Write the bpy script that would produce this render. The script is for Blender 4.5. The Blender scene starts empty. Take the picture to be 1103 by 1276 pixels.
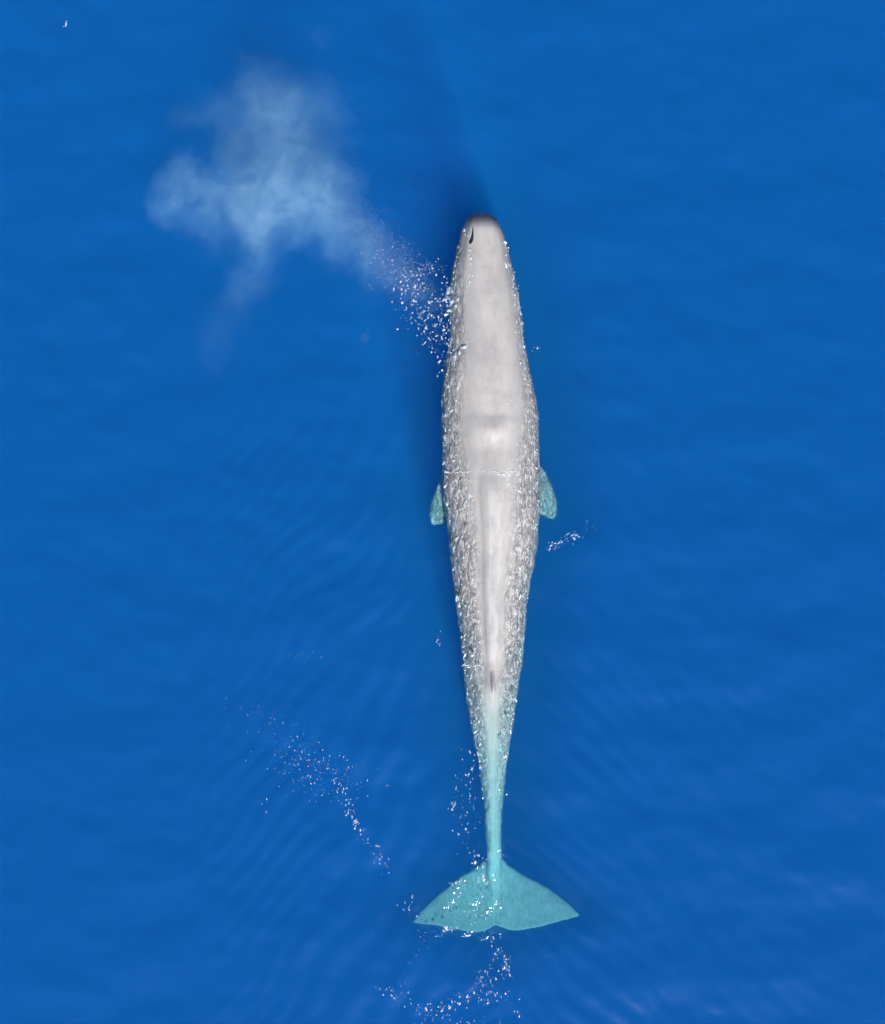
import bpy, bmesh, math, random
import numpy as np
from mathutils import Vector, noise as mnoise
from mathutils.bvhtree import BVHTree

sc = bpy.context.scene
R = math.radians
random.seed(7)
rng = np.random.default_rng(11)

# ------------------------------------------------------------------ camera
H = 45.0                      # drone height above the sea
S = 0.0267                    # metres per photo pixel at sea level
PW, PH = 1103, 1276
cd = bpy.data.cameras.new('camera')
cam = bpy.data.objects.new('camera', cd)
sc.collection.objects.link(cam)
cam.location = (0, 0, H)
cam.rotation_euler = (0, 0, 0)
cd.sensor_fit = 'VERTICAL'
cd.sensor_height = 36.0
cd.lens = 36.0 * H / (PH * S)
cd.clip_end = 6000
sc.camera = cam

# ------------------------------------------------------------------ sky, sun, exposure
SUN_EL = R(41)
SUN_AZ_X, SUN_AZ_Y = 0.24, -0.97          # the sun stands behind the tail, a little to the right
w = bpy.data.worlds.new('World')
sc.world = w
w.use_nodes = True
nt = w.node_tree
nt.nodes.clear()
sky = nt.nodes.new('ShaderNodeTexSky')
sky.sky_type = 'NISHITA'
sky.sun_disc = False
sky.sun_elevation = SUN_EL
sky.sun_rotation = math.atan2(SUN_AZ_X, SUN_AZ_Y)
bg = nt.nodes.new('ShaderNodeBackground')
bg.inputs['Strength'].default_value = 0.09
wo = nt.nodes.new('ShaderNodeOutputWorld')
nt.links.new(sky.outputs[0], bg.inputs[0])
nt.links.new(bg.outputs[0], wo.inputs[0])

sl = bpy.data.lights.new('sun', 'SUN')
sl.energy = 5.0
sl.angle = R(0.8)
sl.color = (1.0, 0.965, 0.92)
so = bpy.data.objects.new('sun', sl)
sc.collection.objects.link(so)
sdir = Vector((SUN_AZ_X * math.cos(SUN_EL), SUN_AZ_Y * math.cos(SUN_EL), math.sin(SUN_EL))).normalized()
so.rotation_euler = sdir.to_track_quat('Z', 'Y').to_euler()
so.location = (8, -30, 60)

sc.view_settings.view_transform = 'Standard'
sc.view_settings.look = 'None'
sc.view_settings.gamma = 1.0
sc.view_settings.use_curve_mapping = False
sc.view_settings.exposure = 0.22

cy = sc.cycles
cy.max_bounces = 6
cy.volume_bounces = 2
cy.transparent_max_bounces = 24
cy.transmission_bounces = 8
cy.diffuse_bounces = 3
cy.use_denoising = True
cy.use_adaptive_sampling = True
cy.adaptive_threshold = 0.08
cy.adaptive_min_samples = 16
cy.sample_clamp_indirect = 6.0
cy.volume_max_steps = 256

# ------------------------------------------------------------------ helpers
def px(x, y, z=0.0):
    """photo pixel -> the point at height z that it looks at"""
    k = S * (H - z) / H
    return Vector(((x - PW / 2) * k, (PH / 2 - y) * k, z))

def link(o, parent=None):
    sc.collection.objects.link(o)
    if parent is not None:
        o.parent = parent
    return o

def tag(o, label=None, cat=None, group=None, kind=None):
    if label: o['label'] = label
    if cat: o['category'] = cat
    if group: o['group'] = group
    if kind: o['kind'] = kind
    return o

def mesh_obj(name, verts, faces, mat, parent=None, smooth=True):
    me = bpy.data.meshes.new(name)
    me.from_pydata([tuple(v) for v in verts], [], faces)
    me.update()
    if smooth:
        me.shade_smooth()
    if mat: me.materials.append(mat)
    return link(bpy.data.objects.new(name, me), parent)

def new_mat(name):
    m = bpy.data.materials.new(name)
    m.use_nodes = True
    m.node_tree.nodes.clear()
    return m

class NT:
    """tiny node-graph helper"""
    def __init__(self, mat):
        self.t = mat.node_tree
    def n(self, kind, **kw):
        nd = self.t.nodes.new(kind)
        for k, v in kw.items():
            setattr(nd, k, v)
        return nd
    def l(self, a, b):
        self.t.links.new(a, b)
    def val(self, sock, v):
        if hasattr(v, 'is_linked') or hasattr(v, 'links'):
            self.l(v, sock)
        else:
            sock.default_value = v
    def math(self, op, a, b=None, clamp=False):
        nd = self.n('ShaderNodeMath', operation=op)
        nd.use_clamp = clamp
        self.val(nd.inputs[0], a)
        if b is not None: self.val(nd.inputs[1], b)
        return nd.outputs[0]
    def vmath(self, op, a, b=None):
        nd = self.n('ShaderNodeVectorMath', operation=op)
        self.val(nd.inputs[0], a)
        if b is not None: self.val(nd.inputs[1], b)
        return nd.outputs['Value'] if op in ('LENGTH', 'DISTANCE', 'DOT_PRODUCT') else nd.outputs[0]
    def noise(self, vec, scale, detail=3, rough=0.55, color=False, dist=0.0):
        nd = self.n('ShaderNodeTexNoise')
        self.l(vec, nd.inputs['Vector'])
        nd.inputs['Scale'].default_value = scale
        nd.inputs['Detail'].default_value = detail
        nd.inputs['Roughness'].default_value = rough
        nd.inputs['Distortion'].default_value = dist
        return nd.outputs['Color' if color else 'Fac']
    def rng(self, v, a, b, c=0.0, d=1.0, smooth=True):
        nd = self.n('ShaderNodeMapRange')
        nd.interpolation_type = 'SMOOTHSTEP' if smooth else 'LINEAR'
        self.val(nd.inputs['Value'], v)
        for i, x in zip(('From Min', 'From Max', 'To Min', 'To Max'), (a, b, c, d)):
            self.val(nd.inputs[i], x)
        return nd.outputs['Result']
    def mix(self, f, a, b):
        nd = self.n('ShaderNodeMix', data_type='RGBA')
        self.val(nd.inputs[0], f)
        self.val(nd.inputs[6], a)
        self.val(nd.inputs[7], b)
        return nd.outputs[2]
    def pos(self):
        return self.n('ShaderNodeNewGeometry').outputs['Position']
    def attr(self, name):
        nd = self.n('ShaderNodeAttribute')
        nd.attribute_name = name
        return nd.outputs['Fac']
    def scale3(self, v, s):
        nd = self.n('ShaderNodeVectorMath', operation='MULTIPLY')
        self.l(v, nd.inputs[0])
        nd.inputs[1].default_value = s
        return nd.outputs[0]

# ------------------------------------------------------------------ whale outline (photo pixels)
# y, left x, right x, height of the widest line, rise of the back above it, depth of the belly below it
ST = [
 (266, 594, 604,  0.10, 0.08, 0.20),
 (267.5, 588, 610,  0.10, 0.16, 0.35),
 (270, 584, 615,  0.10, 0.30, 0.45),
 (273, 581, 618.5,  0.10, 0.41, 0.55),
 (277, 578.5, 621.5,  0.09, 0.48, 0.70),
 (283, 576, 625,  0.08, 0.53, 0.80),
 (294, 573, 629,  0.05, 0.60, 1.00),
 (305, 570, 632,  0.02, 0.62, 1.10),
 (327, 565, 637, -0.05, 0.74, 1.25),
 (349, 562, 642, -0.10, 0.82, 1.35),
 (370, 561, 647, -0.14, 0.88, 1.45),
 (392, 561, 649, -0.18, 0.93, 1.50),
 (414, 560, 652, -0.22, 0.98, 1.55),
 (436, 558, 655, -0.27, 1.03, 1.60),
 (458, 554, 660, -0.32, 1.08, 1.65),
 (480, 552, 664, -0.38, 1.12, 1.70),
 (503, 550, 669, -0.45, 1.14, 1.75),
 (525, 550, 671, -0.50, 1.14, 1.78),
 (547, 551, 671, -0.52, 1.14, 1.80),
 (569, 551, 672, -0.54, 1.12, 1.80),
 (590, 551, 673, -0.56, 1.10, 1.80),
 (612, 552, 673, -0.58, 1.08, 1.78),
 (634, 555, 673, -0.60, 1.06, 1.75),
 (656, 558, 671, -0.62, 1.03, 1.70),
 (678, 560, 669, -0.64, 1.00, 1.65),
 (700, 562, 666, -0.66, 0.97, 1.60),
 (723, 564, 661, -0.68, 0.94, 1.52),
 (745, 567, 657, -0.70, 0.92, 1.45),
 (767, 570, 656, -0.72, 0.90, 1.38),
 (789, 573, 654, -0.75, 0.88, 1.30),
 (810, 575, 652, -0.78, 0.86, 1.22),
 (832, 577, 650, -0.84, 0.84, 1.14),
 (854, 579, 646, -0.92, 0.80, 1.06),
 (876, 582, 643, -1.02, 0.74, 0.98),
 (898, 586, 640, -1.13, 0.68, 0.90),
 (921, 591, 636, -1.26, 0.62, 0.82),
 (947, 596, 632, -1.40, 0.54, 0.72),
 (971, 599, 629, -1.53, 0.47, 0.63),
 (994, 602, 627, -1.65, 0.42, 0.56),
 (1018, 604, 625.5, -1.75, 0.37, 0.50),
 (1041, 605.5, 624.5, -1.84, 0.32, 0.44),
 (1060, 606, 625, -1.90, 0.27, 0.36),
 (1085, 606, 625, -1.97, 0.20, 0.26),
 (1120, 608, 624, -2.05, 0.12, 0.14),
 (1148, 612, 621, -2.09, 0.05, 0.05),
]
ST = np.array(ST, float)
ZS = ST[:, 3]
stY = np.array([px(0, y, z).y for y, z in zip(ST[:, 0], ZS)])
stXL = np.array([px(x, 0, z).x for x, z in zip(ST[:, 1], ZS)])
stXR = np.array([px(x, 0, z).x for x, z in zip(ST[:, 2], ZS)])
stC = (stXL + stXR) / 2
stW = (stXR - stXL) / 2

def at_y(arr, yy):
    return np.interp(-yy, -stY, arr)

def relief(Yw, u):
    """folds and ridges of the back: extra height at world y, lateral position u (-1..1)"""
    p = PH / 2 - Yw / S          # photo row at sea level
    g = lambda c, wd: math.exp(-((p - c) / wd) ** 2)
    mid = math.exp(-(u / 0.55) ** 2)
    h = 0.0
    sg = lambda c, wd: 1 / (1 + math.exp(max(-40, min(40, -(p - c) / wd))))
    h += 0.070 * sg(522, 2.2) * (1 - sg(545, 7.0)) * math.exp(-((u - 0.05) / 0.45) ** 4)
    h += 0.10 * sg(531, 2.5) * (1 - sg(549, 5.0)) * math.exp(-((u - 0.02) / 0.24) ** 2)
    h += 0.032 * sg(570, 6) * (1 - sg(589 + 3 * u, 1.8)) * math.exp(-((u - 0.15) / 0.6) ** 4)
    h += 0.012 * math.sin(p * 0.071) * math.sin(u * 3.1 + p * 0.02)
    # ridge along the spine behind the fold
    k = 1 / (1 + math.exp(-(p - 598) / 6)) * (1 / (1 + math.exp((p - 860) / 14)))
    h += 0.15 * k * math.exp(-((u + 0.01) / 0.21) ** 6)
    # raised rims on both sides of the head
    k2 = 1 / (1 + math.exp(-(p - 282) / 5)) * (1 / (1 + math.exp((p - 420) / 25)))
    h += 0.06 * k2 * (math.exp(-((u + 0.58) / 0.12) ** 2) + math.exp(-((u - 0.66) / 0.12) ** 2))
    # shallow trough between them
    h += -0.035 * k2 * math.exp(-(u / 0.4) ** 2)
    return h

def loft_body():
    ys = []
    for i in range(len(stY) - 1):
        n = max(1, int(abs(stY[i + 1] - stY[i]) / 0.09))
        for k in range(n):
            ys.append(stY[i] + (stY[i + 1] - stY[i]) * k / n)
    ys.append(stY[-1])
    ys = np.array(ys)
    def sm(arr):                      # smooth interpolation
        v = np.interp(-ys, -stY, arr)
        k = np.array([1, 2, 3, 2, 1], float); k /= k.sum()
        vv = np.convolve(np.pad(v, 2, mode='edge'), k, 'valid')
        return vv
    C, W = sm(stC), sm(stW)
    Z, T, B = sm(ZS), sm(ST[:, 4]), sm(ST[:, 5])
    NR = 72
    verts, faces = [], []
    for i, y in enumerate(ys):
        for j in range(NR):
            a = 2 * math.pi * j / NR
            ca, sa = math.cos(a), math.sin(a)
            u = math.copysign(abs(ca) ** 0.92, ca)
            if sa >= 0:
                z = Z[i] + T[i] * sa ** 0.95 + relief(y, u) * min(1, sa * 2.5)
            else:
                z = Z[i] - B[i] * abs(sa)
            verts.append((C[i] + W[i] * u, y, z))
    n = len(ys)
    for i in range(n - 1):
        for j in range(NR):
            k = (j + 1) % NR
            faces.append((i * NR + j, (i + 1) * NR + j, (i + 1) * NR + k, i * NR + k))
    verts.append((C[0], ys[0] + 0.05, Z[0])); t = len(verts) - 1
    for j in range(NR):
        faces.append((t, j, (j + 1) % NR))
    verts.append((C[-1], ys[-1] - 0.02, Z[-1])); t = len(verts) - 1
    o = (n - 1) * NR
    for j in range(NR):
        faces.append((t, o + (j + 1) % NR, o + j))
    return verts, faces

def foil(le, te, zc, th, nchord=26):
    """closed wing from lists of leading / trailing edge pixels, mid height and thickness per section"""
    verts, faces = [], []
    prof = []
    for k in range(nchord + 1):
        s = k / nchord
        prof.append((s, 1))
    for k in range(nchord - 1, 0, -1):
        prof.append((k / nchord, -1))
    m = len(prof)
    for (lx, ly), (tx, ty), z, t in zip(le, te, zc, th):
        a, b = px(lx, ly, z), px(tx, ty, z)
        for s, sg in prof:
            p = a.lerp(b, s)
            yy = 1.05 * (math.sqrt(s) * (1 - s)) * 1.6 + 0.06 * min(1, s * 20) * min(1, (1 - s) * 12)
            verts.append((p.x, p.y, z + sg * (t * yy * 0.75 + 0.032 * min(1, s * 26) * min(1, (1 - s) * 26))))
    ns = len(le)
    for i in range(ns - 1):
        for j in range(m):
            k = (j + 1) % m
            faces.append((i * m + j, i * m + k, (i + 1) * m + k, (i + 1) * m + j))
    faces.append(tuple(range(m)))
    faces.append(tuple(reversed(range((ns - 1) * m, ns * m))))
    return verts, faces

def chaikin(pts, it=3):
    pts = np.array(pts, float)
    for _ in range(it):
        a, b = pts[:-1], pts[1:]
        q = np.empty((2 * len(a), 2))
        q[0::2] = 0.75 * a + 0.25 * b
        q[1::2] = 0.25 * a + 0.75 * b
        pts = np.vstack([pts[:1], q, pts[-1:]])
    return pts
def resample(pts, n):
    pts = chaikin(pts)
    d = np.concatenate([[0], np.cumsum(np.hypot(*np.diff(pts, axis=0).T))])
    t = np.linspace(0, d[-1], n)
    return list(zip(np.interp(t, d, pts[:, 0]), np.interp(t, d, pts[:, 1])))

def build_body(mat, parent):
    pieces = [loft_body()]
    n = 48
    # flukes: leading edge and trailing edge from the stock out to the tip
    leL = resample([(618, 1062), (606, 1068), (595, 1078), (577, 1089), (561, 1100.5), (549, 1111), (536, 1123), (524, 1135), (515, 1147)], n)
    teL = resample([(618, 1153), (610, 1159), (601, 1162), (584, 1162), (561, 1157), (537, 1152.5), (524, 1151), (515, 1149.5)], n)
    leR = resample([(613, 1060), (625.5, 1066), (634, 1077), (652, 1089), (676, 1100.5), (693, 1112), (707, 1123.5), (717, 1133), (722, 1139)], n)
    teR = resample([(616, 1153), (624, 1157), (637, 1160), (650, 1160), (664, 1157.5), (678.6, 1154), (702, 1147), (721.5, 1141.5)], n)
    zc = [-2.05 - 0.10 * (k / (n - 1)) for k in range(n)]
    th = [0.17 * (1 - 0.62 * (k / (n - 1))) for k in range(n)]
    pieces.append(foil(leL, teL, zc, th))
    pieces.append(foil(leR, teR, zc, th))
    # flippers, swept back along the flanks
    nf = 14
    leR2 = resample([(650, 556), (672, 578), (680, 588), (687, 601), (691, 613), (694.5, 627), (693, 640)], nf)
    teR2 = resample([(645, 612), (662, 634), (672, 641), (680, 643), (686, 647), (689, 647.5), (692, 644)], nf)
    leL2 = resample([(575, 570), (553, 592), (546, 602), (541, 613), (537, 626), (534.5, 639), (535.5, 648)], nf)
    teL2 = resample([(580, 622), (566, 645), (557, 652), (551, 653), (545, 654), (540, 654), (537, 652)], nf)
    zf = [-1.0 - 0.45 * (k / (nf - 1)) for k in range(nf)]
    tf = [0.26 * (1 - 0.6 * (k / (nf - 1))) for k in range(nf)]
    pieces.append(foil(leR2, teR2, zf, tf))
    pieces.append(foil(leL2, teL2, zf, tf))
    # dorsal fin: a small hooked triangle standing on the spine
    def wedge(pts, half):
        """upright plate from (row y px, base z, top z, x px); tapers to its edge"""
        V, F = [], []
        for (yp, zb, zt, xp, hw) in pts:
            b = px(xp, yp, 0)
            V += [(b.x - hw, b.y, zb), (b.x + hw, b.y, zb), (b.x + hw * 0.25, b.y, zt), (b.x - hw * 0.25, b.y, zt)]
        k = len(pts)
        for i in range(k - 1):
            for j in range(4):
                q = (j + 1) % 4
                F.append((i * 4 + j, i * 4 + q, (i + 1) * 4 + q, (i + 1) * 4 + j))
        F.append((3, 2, 1, 0)); F.append(tuple(4 * (k - 1) + j for j in range(4)))
        return V, F
    pieces.append(wedge([(822, -0.35, 0.04, 612.5, 0.06), (832, -0.35, 0.10, 613, 0.12), (842, -0.4, 0.17, 613.5, 0.14),
                         (850, -0.4, 0.22, 614, 0.13), (857, -0.4, 0.23, 614.5, 0.11), (862, -0.4, 0.17, 615, 0.08), (864, -0.4, 0.02, 615, 0.05)], 0))
    # keel on the tail stock
    kl = []
    for yp in range(950, 1120, 10):
        z = float(np.interp(yp, ST[:, 0], ST[:, 3] + ST[:, 4]))
        kl.append((yp, z - 0.25, z + 0.045, np.interp(yp, [868, 1000, 1120], [615, 614.8, 616.5]), 0.06))
    pieces.append(wedge(kl, 0))

    bm = bmesh.new()
    for V, F in pieces:
        vs = [bm.verts.new(v) for v in V]
        for f in F:
            try: bm.faces.new([vs[i] for i in f])
            except ValueError: pass
    bmesh.ops.recalc_face_normals(bm, faces=bm.faces)
    me = bpy.data.meshes.new('raw')
    bm.to_mesh(me); bm.free()
    tmp = bpy.data.objects.new('raw', me)
    sc.collection.objects.link(tmp)
    rm = tmp.modifiers.new('union', 'REMESH'); rm.mode = 'VOXEL'; rm.voxel_size = 0.034
    s1 = tmp.modifiers.new('soft', 'SMOOTH'); s1.factor = 0.5; s1.iterations = 3
    dg = bpy.context.evaluated_depsgraph_get()
    fin = bpy.data.meshes.new_from_object(tmp.evaluated_get(dg))
    bpy.data.objects.remove(tmp)
    fin.name = 'body'
    fin.shade_smooth()
    fin.materials.clear()
    fin.materials.append(mat)
    nv = len(fin.vertices)
    co = np.empty(nv * 3); fin.vertices.foreach_get('co', co); co = co.reshape(-1, 3)
    u = (co[:, 0] - at_y(stC, co[:, 1])) / np.maximum(at_y(stW, co[:, 1]), 0.05)
    row = PH / 2 - co[:, 1] / S
    a = fin.attributes.new('lateral', 'FLOAT', 'POINT'); a.data.foreach_set('value', np.clip(u, -4, 4).astype(np.float32))
    # flank mottling, growing tailwards: skin pattern with the shimmer of rippling water painted in
    inner = np.interp(row, [265, 330, 480, 560, 600, 700, 800, 900, 1060], [0.95, 0.80, 0.62, 0.48, 0.34, 0.24, 0.24, 0.15, 0.10])
    inner = np.where(u < 0, inner - np.interp(row, [300, 340, 460, 540], [0.10, 0.26, 0.20, 0.0]), inner)  # reaches further in on the left, darkening the side away from the sun
    pl = np.interp(row, [880, 1000, 1090], [0, 0.3, 0.62])
    cr = np.exp(-((u - 0.02) / 0.19) ** 6) * np.interp(row, [596, 640, 800, 850], [0, 0.5, 0.5, 0])  # highlight along the wet spine ridge, painted as pale skin
    a5 = fin.attributes.new('ridge_sheen', 'FLOAT', 'POINT'); a5.data.foreach_set('value', cr.astype(np.float32))
    a4 = fin.attributes.new('pale', 'FLOAT', 'POINT'); a4.data.foreach_set('value', pl.astype(np.float32))
    fin_shade = np.maximum(0.0, 0.75 * np.exp(-((row - 842) / 15) ** 2 - (u / 0.33) ** 2))  # shade on both sides of the dorsal fin, painted dark
    a3 = fin.attributes.new('tail', 'FLOAT', 'POINT'); a3.data.foreach_set('value', fin_shade.astype(np.float32))  # carries the painted shade beside the dorsal fin
    m = np.clip((np.abs(u) - inner) / 0.28, 0, 1)
    m *= np.interp(row, [260, 330, 420, 500, 900, 1020, 1080, 1110], [0.25, 0.75, 0.8, 1, 1, 0.8, 0.45, 0.35])
    dark_rim = np.clip((np.abs(u) - 0.80) / 0.18, 0, 1) * np.interp(row, [265, 300, 345, 380], [1, 0.9, 0.6, 0])  # dark head rim: skin colour and the shade of the front painted together
    dark_rim = np.maximum(dark_rim, np.clip((289 - row) / 10, 0, 1)) * 0.85
    a2 = fin.attributes.new('dark_rim', 'FLOAT', 'POINT'); a2.data.foreach_set('value', dark_rim.astype(np.float32))
    # loose skin and running water make the flanks lumpy
    nn = np.empty(nv * 3); fin.vertices.foreach_get('normal', nn); nn = nn.reshape(-1, 3)
    for i in np.nonzero(m > 0.08)[0]:
        p = Vector((co[i, 0] * 5.5, co[i, 1] * 3.0, co[i, 2] * 5.5))
        q = Vector((co[i, 0] * 12.0, co[i, 1] * 8.0, co[i, 2] * 12.0))
        co[i] += nn[i] * float(m[i]) * (0.040 * mnoise.noise(p) + 0.018 * mnoise.noise(q))
    fin.vertices.foreach_set('co', co.ravel())
    b = fin.attributes.new('mottle', 'FLOAT', 'POINT'); b.data.foreach_set('value', m.astype(np.float32))
    return link(bpy.data.objects.new('body', fin), parent)

# ------------------------------------------------------------------ materials
def skin_material():
    m = new_mat('whale_skin'); g = NT(m)
    P = g.pos()
    mot = g.attr('mottle')  # skin mottling and painted ripple shimmer share this mask
    st = g.scale3(P, (1.0, 0.32, 1.0))
    n1 = g.noise(st, 8.5, 4, 0.62, dist=0.7)           # blotches, drawn out along the body
    n2 = g.noise(st, 17.0, 3, 0.6, dist=0.8)           # fine flecks
    n3 = g.noise(P, 1.1, 4, 0.55)                      # broad tone
    stl = g.scale3(P, (1.0, 0.25, 1.0))
    n4 = g.noise(stl, 5.5, 3, 0.55)                    # long soft streaks
    base = g.mix(g.rng(n3, 0.3, 0.7), (0.40, 0.382, 0.374, 1), (0.48, 0.456, 0.442, 1))
    base = g.mix(g.math('MULTIPLY', g.rng(n4, 0.45, 0.68), 0.22), base, (0.29, 0.282, 0.282, 1))
    base = g.mix(g.math('MULTIPLY', mot, 0.6), base, (0.27, 0.274, 0.274, 1))  # flank colour darkened to deepen the side shading
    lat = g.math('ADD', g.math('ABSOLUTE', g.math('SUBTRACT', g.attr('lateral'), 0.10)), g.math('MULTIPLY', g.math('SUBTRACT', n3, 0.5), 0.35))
    base = g.mix(g.math('MULTIPLY', g.rng(lat, 0.22, 0.85), 0.5), base, (0.22, 0.21, 0.21, 1))   # side shading painted into the skin: darker away from the middle
    base = g.mix(g.math('MULTIPLY', g.attr('ridge_sheen'), g.rng(n4, 0.35, 0.62, 1.0, 0.3)), base, (0.62, 0.595, 0.58, 1))  # painted sheen of the spine ridge, broken up by noise
    dark = g.math('MULTIPLY', g.rng(n1, 0.50, 0.60), mot)
    lite = g.math('MULTIPLY', g.rng(n1, 0.47, 0.38), mot)
    c = g.mix(g.math('MULTIPLY', dark, 0.6), base, (0.16, 0.165, 0.175, 1))
    c = g.mix(g.math('MULTIPLY', lite, 0.75), c, (0.56, 0.56, 0.55, 1))
    fl = g.math('MULTIPLY', g.rng(n2, 0.56, 0.64), mot)
    c = g.mix(g.math('MULTIPLY', fl, 0.85), c, (0.70, 0.70, 0.69, 1))
    fd = g.math('MULTIPLY', g.rng(n2, 0.43, 0.36), mot)
    c = g.mix(g.math('MULTIPLY', fd, 0.6), c, (0.14, 0.145, 0.155, 1))
    n5 = g.noise(P, 3.2, 4, 0.6)
    c = g.mix(g.math('MULTIPLY', g.rng(n5, 0.50, 0.66), 0.16), c, (0.25, 0.243, 0.245, 1))
    c = g.mix(g.math('MULTIPLY', g.attr('pale'), g.rng(n5, 0.30, 0.62, 0.85, 0.5)), c, (0.66, 0.66, 0.655, 1))
    c = g.mix(g.math('MULTIPLY', g.attr('tail'), 0.75), c, (0.24, 0.235, 0.245, 1))  # painted shade around the dorsal fin
    c = g.mix(g.attr('dark_rim'), c, (0.07, 0.075, 0.085, 1))  # rim darkening, part pigment, part painted shade
    # pale speckles everywhere, thin
    v = g.noise(P, 26.0, 2, 0.6)
    c = g.mix(g.math('MULTIPLY', g.rng(v, 0.62, 0.72), 0.25), c, (0.46, 0.45, 0.44, 1))
    b = g.n('ShaderNodeBsdfPrincipled')
    g.l(c, b.inputs['Base Color'])
    g.l(g.rng(n3, 0.3, 0.7, 0.22, 0.36), b.inputs['Roughness'])
    b.inputs['IOR'].default_value = 1.4
    sz = g.n('ShaderNodeSeparateXYZ'); g.l(P, sz.inputs[0])
    g.l(g.rng(sz.outputs['Z'], -0.12, 0.03, 0.02, 0.6), b.inputs['Specular IOR Level'])   # skin hardly shines under water
    bp = g.n('ShaderNodeBump')
    bp.inputs['Strength'].default_value = 0.8
    bp.inputs['Distance'].default_value = 0.10
    hgt = g.math('ADD', g.math('MULTIPLY', g.math('MULTIPLY', n1, mot), 1.2), g.math('MULTIPLY', n2, g.math('ADD', g.math('MULTIPLY', mot, 0.35), 0.06)))
    g.l(hgt, bp.inputs['Height'])
    g.l(bp.outputs[0], b.inputs['Normal'])
    o = g.n('ShaderNodeOutputMaterial')
    g.l(b.outputs[0], o.inputs['Surface'])
    return m

def simple_mat(name, col, rough=0.6, trans=0.0):
    m = new_mat(name); g = NT(m)
    b = g.n('ShaderNodeBsdfPrincipled')
    P = g.pos()
    n = g.noise(P, 9.0, 3)
    g.l(g.mix(g.rng(n, 0.35, 0.7), tuple(c * 0.92 for c in col) + (1,), tuple(min(1, c * 1.05) for c in col) + (1,)), b.inputs['Base Color'])
    b.inputs['Roughness'].default_value = rough
    o = g.n('ShaderNodeOutputMaterial')
    g.l(b.outputs[0], o.inputs['Surface'])
    return m

# scattering and absorption of clear ocean water, per metre (red, green, blue)
SIG_S = (0.003, 0.0230, 0.054)
SIG_A = (0.300, 0.036, 0.0030)

def water_material():
    m = new_mat('sea_water'); g = NT(m)
    P = g.pos()
    near = g.attr('agitation')
    n2 = g.noise(P, 6.0, 1, 0.6)
    h = g.math('MULTIPLY', n2, g.math('ADD', g.math('MULTIPLY', near, 0.04), 0.006))
    bp = g.n('ShaderNodeBump')
    bp.inputs['Strength'].default_value = 1.0
    bp.inputs['Distance'].default_value = 1.0
    g.l(h, bp.inputs['Height'])
    inc = g.n('ShaderNodeNewGeometry').outputs['Incoming']
    cs = g.math('ABSOLUTE', g.vmath('DOT_PRODUCT', inc, bp.outputs[0]))
    fres = g.math('ADD', g.math('MULTIPLY', g.math('POWER', g.math('SUBTRACT', 1.0, cs, True), 5.0), 0.98), 0.02)
    gl = g.n('ShaderNodeBsdfGlossy')
    gl.inputs['Color'].default_value = (0.75, 0.88, 1.0, 1)
    gl.inputs['Roughness'].default_value = 0.10
    g.l(bp.outputs[0], gl.inputs['Normal'])
    tr = g.n('ShaderNodeBsdfTransparent')
    rf = g.n('ShaderNodeBsdfRefraction')
    rf.inputs['IOR'].default_value = 1.333
    rf.inputs['Roughness'].default_value = 0.0
    g.l(bp.outputs[0], rf.inputs['Normal'])
    mr = g.n('ShaderNodeMixShader')                       # ripples over the animal bend the view of it
    g.l(g.math('MULTIPLY', near, REFR), mr.inputs[0])
    g.l(tr.outputs[0], mr.inputs[1]); g.l(rf.outputs[0], mr.inputs[2])
    df = g.n('ShaderNodeBsdfDiffuse')                     # blue diffuse layer added so wave slopes show light and shade
    df.inputs['Color'].default_value = (0.004, 0.102, 0.40, 1)
    g.l(bp.outputs[0], df.inputs['Normal'])
    mv = g.n('ShaderNodeMixShader'); g.l(g.math('MULTIPLY', g.attr('veil'), VEIL), mv.inputs[0])  # share of the added wave-shading layer
    g.l(mr.outputs[0], mv.inputs[1]); g.l(df.outputs[0], mv.inputs[2])
    mx = g.n('ShaderNodeMixShader')
    g.l(fres, mx.inputs[0]); g.l(mv.outputs[0], mx.inputs[1]); g.l(gl.outputs[0], mx.inputs[2])
    vs = g.n('ShaderNodeVolumeScatter')
    ds = max(SIG_S)
    vs.inputs['Color'].default_value = tuple(s / ds for s in SIG_S) + (1,)
    vs.inputs['Density'].default_value = ds
    vs.inputs['Anisotropy'].default_value = -0.14
    va = g.n('ShaderNodeVolumeAbsorption')
    da = max(SIG_A) * 1.02
    va.inputs['Color'].default_value = tuple(1 - s / da for s in SIG_A) + (1,)
    va.inputs['Density'].default_value = da
    ad = g.n('ShaderNodeAddShader')
    g.l(vs.outputs[0], ad.inputs[0]); g.l(va.outputs[0], ad.inputs[1])
    o = g.n('ShaderNodeOutputMaterial')
    g.l(mx.outputs[0], o.inputs['Surface'])
    g.l(ad.outputs[0], o.inputs['Volume'])
    m.cycles.volume_sampling = 'DISTANCE'
    return m
REFR = 0.10
VEIL = 0.38

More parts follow.
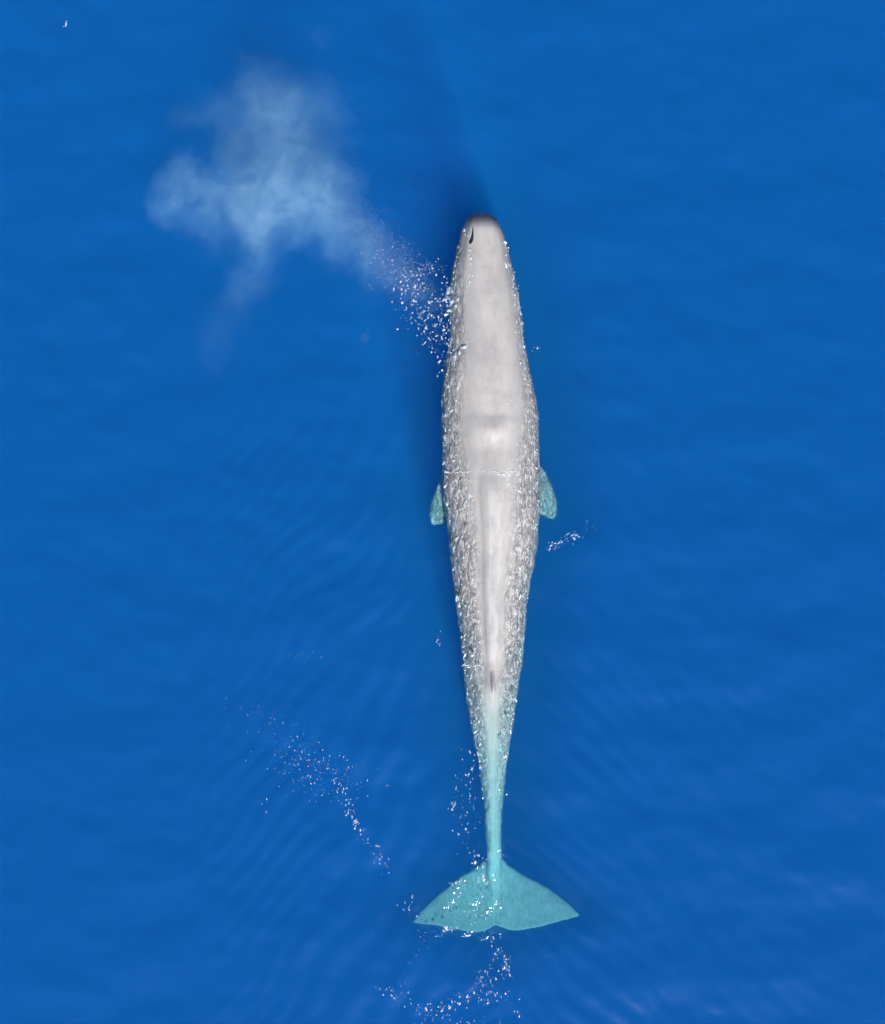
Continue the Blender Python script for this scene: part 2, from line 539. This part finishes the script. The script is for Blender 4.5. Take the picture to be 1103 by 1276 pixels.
# ------------------------------------------------------------------ the sea
DEPTH = 160.0
def wave_height(X, Y):
    h = np.zeros_like(X)
    r2 = np.random.default_rng(5)
    for i in range(46):                       # long gentle swell and chop
        lam = 0.55 * (9 ** r2.random())
        ang = r2.normal(R(75), R(34))
        k = 2 * math.pi / lam
        h += 0.0024 * lam ** 0.9 * np.sin(k * (X * math.cos(ang) + Y * math.sin(ang)) + r2.random() * 6.28)
    # wake: crests running outward and back from the flanks
    C = at_y(stC, Y)
    d = np.abs(X - C)
    env = np.exp(-((d - 3.5) / 5.5) ** 2) * (1 / (1 + np.exp((Y - 3.5) / 1.6)))
    mod = np.zeros_like(X)
    for i in range(10):
        a = r2.random() * 6.28
        mod += np.sin(0.55 * (X * math.cos(a) + Y * math.sin(a)) * (0.5 + r2.random()) + r2.random() * 6.28)
    mod = np.clip(0.5 + mod * 0.22, 0, 1)
    ph = 0.45 * np.sin(X * 0.6 + 1) + 0.4 * np.sin(Y * 0.5)
    for i in range(8):
        a = r2.random() * 6.28
        ph = ph + 0.22 * np.sin((0.8 + 1.6 * r2.random()) * (X * math.cos(a) + Y * math.sin(a)) + r2.random() * 6.28)
    a1 = R(48)
    h += 0.022 * env * mod * np.sin(2 * math.pi / 0.62 * (d * math.sin(a1) + Y * math.cos(a1)) + ph * 3)
    h += 0.019 * env * (1 - mod) * np.sin(2 * math.pi / 0.95 * (d * math.sin(R(62)) + Y * math.cos(R(62))) + ph * 2)
    return h

def soften(a, k=9, passes=3):
    ker = np.ones(k) / k
    for _ in range(passes):
        for ax in (0, 1):
            a = np.apply_along_axis(lambda r: np.convolve(np.pad(r, k // 2, mode='edge'), ker, 'valid'), ax, a)
    return a

def build_sea(mat):
    def axis(half, step):
        a = np.arange(-half, half + 1e-6, step)
        out = [half]; s = step
        while out[-1] < 1500:
            s *= 1.5; out.append(out[-1] + s)
        o = np.array(out[1:])
        return np.concatenate([-o[::-1], a, o])
    xs, ys = axis(20.0, 0.11), axis(22.5, 0.11)
    nx, ny = len(xs), len(ys)
    X, Y = np.meshgrid(xs, ys)
    fade = 1 / (1 + np.exp((np.maximum(np.abs(X) - 19, np.abs(Y) - 21.5)) / 0.6))
    Z = wave_height(X, Y) * fade
    V = np.stack([X.ravel(), Y.ravel(), Z.ravel()], 1)
    idx = np.arange(nx * ny).reshape(ny, nx)
    quads = np.stack([idx[:-1, :-1], idx[:-1, 1:], idx[1:, 1:], idx[1:, :-1]], -1).reshape(-1, 4)
    ring = list(idx[0, :]) + list(idx[1:, -1]) + list(idx[-1, -2::-1]) + list(idx[-2:0:-1, 0])
    base = len(V)
    Vb = V[ring].copy(); Vb[:, 2] = -DEPTH
    verts = np.vstack([V, Vb])
    faces = [tuple(int(i) for i in q) for q in quads]
    n = len(ring)
    for i in range(n):
        j = (i + 1) % n
        faces.append((int(ring[j]), int(ring[i]), base + i, base + j))
    faces.append(tuple(base + i for i in reversed(range(n))))
    me = bpy.data.meshes.new('sea')
    me.from_pydata(verts.tolist(), [], faces)
    me.update()
    me.shade_smooth()
    me.materials.append(mat)
    # choppy water hugging the animal
    C, W = at_y(stC, Y), at_y(stW, Y)
    row = PH / 2 - Y / S
    reach = np.interp(row, [1060, 1090, 1145, 1162, 1170], [0, 0.9, 2.6, 2.3, 0])           # flukes
    reach = np.maximum(reach, np.interp(row, [575, 600, 650, 662], [0, 0.3, 0.62, 0]))      # flippers
    d = np.maximum(np.abs(X - C) - W - reach, 0)
    inside = ((Y < stY[0] + 0.4) & (Y > -14.2)).astype(float)
    ag = np.exp(-(d / 0.07) ** 2) * inside
    ag *= np.where((row > 1068) & (X > C + 0.1), 0.3, 1.0)                                  # calmer over the right fluke
    wide = np.hypot(np.maximum(np.abs(X - C) - W - reach, 0), np.maximum(Y - stY[0], 0) + np.maximum(-14.2 - Y, 0))
    t = np.clip((wide - 0.15) / 2.2, 0, 1)
    veil_mask = np.zeros(len(verts), np.float32); veil_mask[:base] = soften(t * t * (3 - 2 * t)).ravel()
    ab = me.attributes.new('veil', 'FLOAT', 'POINT'); ab.data.foreach_set('value', veil_mask)  # weight of the added diffuse layer, fading out close to the whale
    full = np.zeros(len(verts), np.float32); full[:base] = ag.ravel()
    a = me.attributes.new('agitation', 'FLOAT', 'POINT'); a.data.foreach_set('value', full)
    o = link(bpy.data.objects.new('sea', me))
    o['kind'] = 'structure'
    o['label'] = 'deep blue open sea with faint ripples around the whale'
    return o

sea = build_sea(water_material())
bed = mesh_obj('seabed', [(-1490, -1490, -DEPTH + 1), (1490, -1490, -DEPTH + 1), (1490, 1490, -DEPTH + 1), (-1490, 1490, -DEPTH + 1)],
               [(0, 1, 2, 3)], simple_mat('seabed_silt', (0.06, 0.07, 0.08), 0.9))
bed['kind'] = 'structure'
bed['label'] = 'dark seabed far below the open water'

# ------------------------------------------------------------------ the whale
whale = bpy.data.objects.new('whale', None)
link(whale)
tag(whale, 'long pale grey whale swimming at the surface with its flukes under water', 'whale')
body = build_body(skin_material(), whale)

dgm = bpy.context.evaluated_depsgraph_get()
bvh_body = BVHTree.FromPolygons([v.co.copy() for v in body.data.vertices], [tuple(p.vertices) for p in body.data.polygons])
def body_top(x, y):
    h = bvh_body.ray_cast(Vector((x, y, 30)), Vector((0, 0, -1)))
    return (h[0].z, h[1]) if h[0] is not None else (None, None)
def sea_z(x, y):
    return float(wave_height(np.array([[x]]), np.array([[y]]))[0, 0])

# the dark slit on the head: a narrow sunken groove that widens towards the back
def build_slit(mat, parent):
    pts = [(589.5, 283, 0.012), (589.3, 287, 0.022), (589.0, 291, 0.03), (588.5, 295, 0.042), (587.5, 299, 0.06), (586.5, 302, 0.062), (586.0, 304.5, 0.035)]
    V, F = [], []
    N = 8
    for (x, y, hw) in pts:
        p = px(x, y, 0.5)
        z, _ = body_top(p.x, p.y)
        for j in range(N):
            a = 2 * math.pi * j / N
            V.append((p.x + hw * math.cos(a), p.y, (z if z else 0.5) + 0.010 * math.sin(a)))
    for i in range(len(pts) - 1):
        for j in range(N):
            k = (j + 1) % N
            F.append((i * N + j, i * N + k, (i + 1) * N + k, (i + 1) * N + j))
    F.append(tuple(range(N))); F.append(tuple(reversed(range((len(pts) - 1) * N, len(pts) * N))))
    o = mesh_obj('blowhole', V, F, mat, parent)
    o['label'] = 'narrow black slit on the pale head'
    return o
build_slit(simple_mat('slit_skin', (0.012, 0.012, 0.014), 0.5), whale)

# ------------------------------------------------------------------ foam and spray
def foam_material():
    m = new_mat('foam'); g = NT(m)
    b = g.n('ShaderNodeBsdfPrincipled')
    n = g.noise(g.pos(), 14.0, 3)
    g.l(g.mix(g.rng(n, 0.35, 0.65), (0.60, 0.77, 0.85, 1), (0.86, 0.89, 0.90, 1)), b.inputs['Base Color'])
    b.inputs['Roughness'].default_value = 0.6
    t = g.n('ShaderNodeBsdfTransparent')
    mx = g.n('ShaderNodeMixShader')
    g.l(g.attr('thin'), mx.inputs[0])
    g.l(b.outputs[0], mx.inputs[1]); g.l(t.outputs[0], mx.inputs[2])
    o = g.n('ShaderNodeOutputMaterial')
    g.l(mx.outputs[0], o.inputs['Surface'])
    return m
foam_mat = foam_material()
OCT = None
def ico():
    bm = bmesh.new(); bmesh.ops.create_icosphere(bm, subdivisions=1, radius=1.0)
    v = np.array([q.co[:] for q in bm.verts]); f = [[q.index for q in t.verts] for t in bm.faces]
    bm.free(); return v, np.array(f)
IV, IF = ico()
def octa():
    v = np.array([(1, 0, 0), (-1, 0, 0), (0, 1, 0), (0, -1, 0), (0, 0, 1), (0, 0, -1)], float)
    f = np.array([(0, 2, 4), (2, 1, 4), (1, 3, 4), (3, 0, 4), (2, 0, 5), (1, 2, 5), (3, 1, 5), (0, 3, 5)])
    return v, f
OV, OF = octa()

def flecks(name, items, label, cat, flat=0.45, fine=False):
    """items: (x, y, z, radius, stretch, angle); one small lumpy drop or bubble patch each"""
    bv, bf = (OV, OF) if fine else (IV, IF)
    V, F, TH = [], [], []
    off = 0
    for (x, y, z, r, st, a) in items:
        q = bv * (1 + rng.normal(0, 0.30, (len(bv), 1)))
        r *= 0.64
        q = q * np.array([r * st, r, r * flat])
        ca, sa = math.cos(a), math.sin(a)
        q = np.stack([q[:, 0] * ca - q[:, 1] * sa + x, q[:, 0] * sa + q[:, 1] * ca + y, q[:, 2] + z], 1)
        V.append(q); F.append(bf + off); off += len(bv)
        TH += [float(np.clip(rng.beta(1.6, 1.1) * (1.2 - 7 * r), 0, 0.88))] * len(bv)
    V = np.vstack(V).tolist(); F = np.vstack(F).tolist()
    o = mesh_obj(name, V, F, foam_mat)
    a = o.data.attributes.new('thin', 'FLOAT', 'POINT'); a.data.foreach_set('value', np.array(TH, np.float32))
    tag(o, label, cat, kind='stuff')
    return o

def surf(xp, yp, lift=0.0):
    p = px(xp, yp, 0)
    z = sea_z(p.x, p.y)
    bz, _ = body_top(p.x, p.y)
    if bz is not None and bz > z:
        p = px(xp, yp, bz)
        b2, _ = body_top(p.x, p.y)
        z = b2 if b2 is not None else z
    return p.x, p.y, z + lift

def scatter(path, n, spread, rmin, rmax, power=2.2, stretch=(1, 2.6), ang=(1.1, 2.0)):
    """drops strewn along a pixel polyline"""
    pts = resample(path, 200) if len(path) > 1 else [path[0]] * 200
    out = []
    for i in range(int(n * 1.6)):
        q = pts[int(rng.integers(0, 200))]
        x, y = q[0] + rng.normal(0, spread[0]), q[1] + rng.normal(0, spread[1])
        r = 0.82 * (rmin + (rmax - rmin) * rng.random() ** power)
        X, Y, Z = surf(x, y, 0.006)
        out.append((X, Y, Z, r, rng.uniform(*stretch), rng.uniform(*ang)))
    return out

if True:
    # left of the tail: the drifting trail
    it = scatter([(350, 945), (380, 950), (410, 965), (428, 985)], 330, (24, 17), 0.006, 0.034, 3)
    it += scatter([(300, 880), (330, 895), (360, 915)], 120, (20, 12), 0.005, 0.018, 3)
    it += scatter([(415, 970), (432, 995), (442, 1020), (452, 1038), (468, 1055), (484, 1088)], 90, (4, 5), 0.008, 0.045, 2.4)
    it += scatter([(442, 1024)], 7, (2, 3), 0.03, 0.075, 1.2)
    it += scatter([(333, 1005)], 6, (3, 6), 0.01, 0.04)
    it += scatter([(300, 790), (520, 860), (480, 930), (530, 905)], 26, (10, 10), 0.006, 0.022)
    flecks('drifting_foam', it, 'curved trail of fine white foam flecks drifting left of the tail', 'foam')
    # between the trail and the tail stock
    it = scatter([(588, 935), (578, 985), (580, 1030), (590, 1060)], 55, (8, 9), 0.012, 0.06, 1.8)
    it += scatter([(566, 1005)], 5, (3, 4), 0.03, 0.09, 1)
    it += scatter([(592, 1070), (600, 1078)], 10, (4, 4), 0.02, 0.06, 1.4)
    it += scatter([(512, 1120), (500, 1128), (518, 1140)], 9, (5, 5), 0.015, 0.06, 1.4)
    it += scatter([(545, 800), (549, 790)], 5, (2, 4), 0.02, 0.045)
    flecks('tail_foam', it, 'white foam bubbles beside the narrow tail stock', 'foam')
    it = scatter([(570, 1100)], 5, (4, 2), 0.03, 0.08, 1)
    it += scatter([(601, 1096)], 6, (3, 3), 0.03, 0.09, 1)
    it += scatter([(556, 1157), (562, 1158)], 7, (4, 2), 0.03, 0.09, 1)
    it += scatter([(585, 1120), (600, 1140), (596, 1150)], 34, (11, 12), 0.01, 0.05, 1.8)
    flecks('fluke_foam', it, 'pinkish white foam patches floating over the left fluke', 'foam')
    # loop of foam behind the flukes
    it = scatter([(606, 1165), (616, 1178), (627, 1190), (632, 1205), (630, 1220)], 46, (4, 5), 0.012, 0.055, 1.8)
    it += scatter([(615, 1208), (600, 1222), (612, 1230)], 26, (6, 7), 0.012, 0.06, 1.8)
    it += scatter([(628, 1242), (600, 1240), (575, 1245), (555, 1255), (530, 1265)], 60, (8, 6), 0.012, 0.055, 2)
    it += scatter([(548, 1262), (527, 1260), (505, 1240), (490, 1228), (475, 1235)], 46, (7, 6), 0.010, 0.05, 2)
    it += scatter([(643, 1264)], 4, (2, 3), 0.02, 0.06)
    it += scatter([(535, 1162), (515, 1180), (510, 1198)], 26, (6, 6), 0.006, 0.02)
    it += scatter([(540, 1272), (600, 1276)], 26, (25, 5), 0.012, 0.05)
    flecks('wake_foam', it, 'broken ring of white foam flecks behind the flukes', 'foam')
    # right of the flipper
    it = scatter([(684, 684), (700, 676), (712, 668), (722, 664)], 46, (3.5, 3), 0.010, 0.05, 1.6, ang=(0.2, 1.2))
    it += scatter([(733, 657), (740, 655)], 5, (3, 3), 0.01, 0.025)
    flecks('flipper_foam', it, 'short slanting streak of white foam off the right flipper', 'foam')
    it = scatter([(664, 432), (674, 434)], 7, (3, 3), 0.01, 0.04)
    flecks('head_foam', it, 'tiny white foam specks on the water right of the head', 'foam')
    # wash running off the flanks
    it = []
    for side in (-1, 1):
        for i in range(420):
            row = rng.uniform(300, 960)
            xl, xr = np.interp(row, ST[:, 0], ST[:, 1]), np.interp(row, ST[:, 0], ST[:, 2])
            c, hw = (xl + xr) / 2, (xr - xl) / 2
            k = 0.97 - abs(rng.normal(0, 0.10 if row < 480 else 0.22))
            if k < 0.25: continue
            X, Y, Z = surf(c + side * hw * k, row, 0.004)
            it.append((X, Y, Z, 0.012 + 0.042 * rng.random() ** 2.6, rng.uniform(1.2, 3.6), rng.normal(math.pi / 2 + side * 0.25, 0.35)))
    it += [(*surf(x, y, 0.01), 0.04 + 0.06 * rng.random(), rng.uniform(1, 2.4), rng.uniform(0.2, 0.9))
           for x, y in [(561 + rng.normal(0, 4), 372 + rng.normal(0, 10)) for _ in range(26)] + [(566 + i * 2 + rng.normal(0, 1.5), 443 - i * 1.6 + rng.normal(0, 3)) for i in range(9)]]
    it += [(*surf(x, 588 + (x - 555) * -0.02 + rng.normal(0, 0.8), 0.008), 0.022 + 0.026 * rng.random(), rng.uniform(1.5, 4), rng.normal(0, 0.2)) for x in list(np.linspace(553, 582, 13)) + list(rng.uniform(582, 645, 12))]
    def fleck_line(path, n, sp, r0, r1, ang, wob=0.25):
        pts = resample(path, 100)
        for _ in range(n):
            q = pts[int(rng.integers(0, 100))]
            it.append((*surf(q[0] + rng.normal(0, sp), q[1] + rng.normal(0, 2), 0.004), rng.uniform(r0, r1), rng.uniform(1.4, 4.5), rng.normal(ang, wob)))
    fleck_line([(579, 288), (584, 303), (586, 322), (586, 345), (580, 372)], 46, 1.6, 0.012, 0.040, 1.5)  # highlight line of the left head rim, drawn with white flecks
    fleck_line([(628, 298), (636, 328), (644, 362), (650, 398), (651, 412)], 46, 1.2, 0.012, 0.040, 1.75)  # right head rim highlight, drawn with white flecks as well
    fleck_line([(622, 588), (634, 592), (642, 600), (648, 612)], 34, 4, 0.012, 0.05, 2.3, 0.5)
    fleck_line([(600, 786), (601, 800), (604, 818)], 16, 1.2, 0.012, 0.04, 1.5)
    fleck_line([(578, 828), (590, 829), (603, 830)], 16, 1.2, 0.012, 0.04, 0.1)
    fleck_line([(575, 622), (578, 640), (590, 612)], 40, 6, 0.008, 0.03, 0.9, 0.5)
    flecks('wash_foam', it, 'white water wash streaking along both flanks of the whale', 'foam', flat=0.3)
    # spray between the blow and the head, low over the water
    it = []
    def spray(n, path, spread, rmin, rmax, zmax, power=2.5):
        pts = resample(path, 200) if len(path) > 1 else [path[0]] * 200
        for i in range(int(n * 1.8)):
            q = pts[int(rng.integers(0, 200))]
            z = rng.random() ** 2 * zmax + 0.03
            p = px(q[0] + rng.normal(0, spread[0]), q[1] + rng.normal(0, spread[1]), z)
            it.append((p.x, p.y, z, rmin + (rmax - rmin) * rng.random() ** power, rng.uniform(1, 1.7), rng.uniform(1.0, 2.1)))
    spray(3800, [(425, 250), (450, 290), (475, 315), (505, 345)], (20, 20), 0.003, 0.011, 1.4, 2)
    spray(1000, [(468, 305), (500, 335), (520, 365)], (15, 15), 0.005, 0.020, 1.0)
    spray(170, [(505, 350), (522, 375), (538, 400), (545, 425)], (13, 15), 0.012, 0.062, 0.8, 1.8)
    spray(60, [(555, 355), (553, 380), (556, 440), (550, 460)], (6, 10), 0.012, 0.06, 0.5, 1.6)
    spray(45, [(522, 345), (535, 330), (550, 332)], (5, 4), 0.010, 0.04, 0.6, 1.8)
    spray(260, [(400, 120), (445, 130), (440, 200), (425, 240)], (16, 20), 0.004, 0.014, 1.5)
    spray(60, [(395, 35), (403, 60)], (8, 10), 0.004, 0.013, 1.0)
    spray(60, [(470, 250), (560, 240), (610, 205), (545, 155)], (18, 10), 0.004, 0.016, 0.8)
    spray(30, [(455, 420)], (3, 4), 0.005, 0.015, 0.3)
    flecks('blow_droplets', it, 'shower of white water droplets between the misty blow and the whale head', 'spray', flat=0.9, fine=True)
    # the lone fleck on the empty water
    X, Y, Z = surf(82.5, 30, 0.01)
    o = flecks('floating_foam', [(X, Y, Z, 0.07, 1.0, 0.2), (X + 0.01, Y + 0.07, Z, 0.055, 1.1, 0.5), (X - 0.02, Y - 0.06, Z, 0.06, 1.0, 1.0), (X - 0.09, Y - 0.08, Z - 0.01, 0.03, 1.2, 0)],
               'lone white foam fleck on open water far from the whale', 'foam')

# ------------------------------------------------------------------ the blow
# x px, y px, height, radii in px (x, y), radius in z, weight
BLOBS = [
 (205, 232, 2.3, 24, 26, 0.7, 0.75),
 (226, 212, 2.3, 26, 22, 0.7, 0.75),
 (252, 224, 2.3, 26, 26, 0.7, 0.60),
 (214, 262, 2.2, 26, 24, 0.7, 0.55),
 (240, 245, 2.2, 44, 44, 0.9, 0.30),
 (285, 262, 2.2, 62, 52, 1.0, 0.45),
 (318, 225, 2.3, 62, 58, 1.1, 0.75),
 (330, 275, 2.2, 48, 48, 1.0, 0.80),
 (375, 248, 2.1, 62, 58, 1.1, 0.80),
 (412, 262, 1.9, 48, 60, 0.9, 0.80),
 (440, 295, 1.6, 40, 45, 0.8, 0.45),
 (325, 150, 2.6, 60, 62, 1.0, 0.45),
 (365, 135, 2.6, 62, 52, 1.0, 0.42),
 (370, 190, 2.4, 66, 62, 1.1, 0.45),
 (318, 105, 2.7, 36, 34, 0.7, 0.30),
 (258, 145, 2.5, 50, 36, 0.8, 0.20),
 (320, 315, 2.0, 30, 50, 0.7, 0.60),
 (300, 355, 1.9, 28, 52, 0.6, 0.30),
 (272, 415, 1.8, 26, 50, 0.5, 0.20),
 (470, 320, 1.2, 36, 36, 0.7, 0.50),
 (502, 348, 0.9, 34, 30, 0.6, 0.45),
 (530, 372, 0.8, 26, 30, 0.5, 0.40),
]
def build_blow():
    bm = bmesh.new()
    specs = []
    for (x, y, z, rx, ry, rz, wt) in BLOBS:
        c = px(x, y, z); k = S * (H - z) / H
        rx, ry = rx * 1.3, ry * 1.3
        specs.append((c, (rx * k, ry * k, rz), wt))
        r = bmesh.ops.create_icosphere(bm, subdivisions=3, radius=1.0)
        for v in r['verts']:
            v.co = Vector((c.x + v.co.x * rx * k * 1.15, c.y + v.co.y * ry * k * 1.15, c.z + v.co.z * rz * 1.1))
    me = bpy.data.meshes.new('raw'); bm.to_mesh(me); bm.free()
    tmp = bpy.data.objects.new('raw', me); sc.collection.objects.link(tmp)
    rm = tmp.modifiers.new('u', 'REMESH'); rm.mode = 'VOXEL'; rm.voxel_size = 0.12
    fin = bpy.data.meshes.new_from_object(tmp.evaluated_get(bpy.context.evaluated_depsgraph_get()))
    bpy.data.objects.remove(tmp)
    m = new_mat('blow_vapour'); g = NT(m)
    P = g.pos()
    wv = g.noise(P, 0.8, 4, 0.6, color=True)
    wv = g.scale3(g.vmath('SUBTRACT', wv, (0.5, 0.5, 0.5)), (2.3, 2.3, 0.9))
    Q = g.vmath('ADD', P, wv)
    tot = None
    for c, r, wt in specs:
        d = g.vmath('LENGTH', g.scale3(g.vmath('SUBTRACT', Q, tuple(c)), tuple(1 / q for q in r)))
        f = g.rng(d, 1.0, 0.0, 0.0, wt)
        tot = f if tot is None else g.math('ADD', tot, f)
    fb = g.noise(Q, 1.5, 5, 0.66)
    dens = g.math('MULTIPLY', tot, g.rng(fb, 0.30, 0.70, 0.35, 1.45))
    dens = g.math('MULTIPLY', dens, BLOW)
    v = g.n('ShaderNodeVolumeScatter')
    v.inputs['Color'].default_value = (0.46, 0.82, 1.0, 1)
    v.inputs['Anisotropy'].default_value = 0.0
    g.l(dens, v.inputs['Density'])
    o = g.n('ShaderNodeOutputMaterial'); g.l(v.outputs[0], o.inputs['Volume'])
    try: m.cycles.volume_step_rate = 0.4
    except Exception: pass
    fin.name = 'blow_mist'
    fin.materials.clear(); fin.materials.append(m)
    ob = link(bpy.data.objects.new('blow_mist', fin))
    tag(ob, 'thin pale cloud of misty blow drifting left of the whale head', 'mist', kind='stuff')
BLOW = 0.37
build_blow()
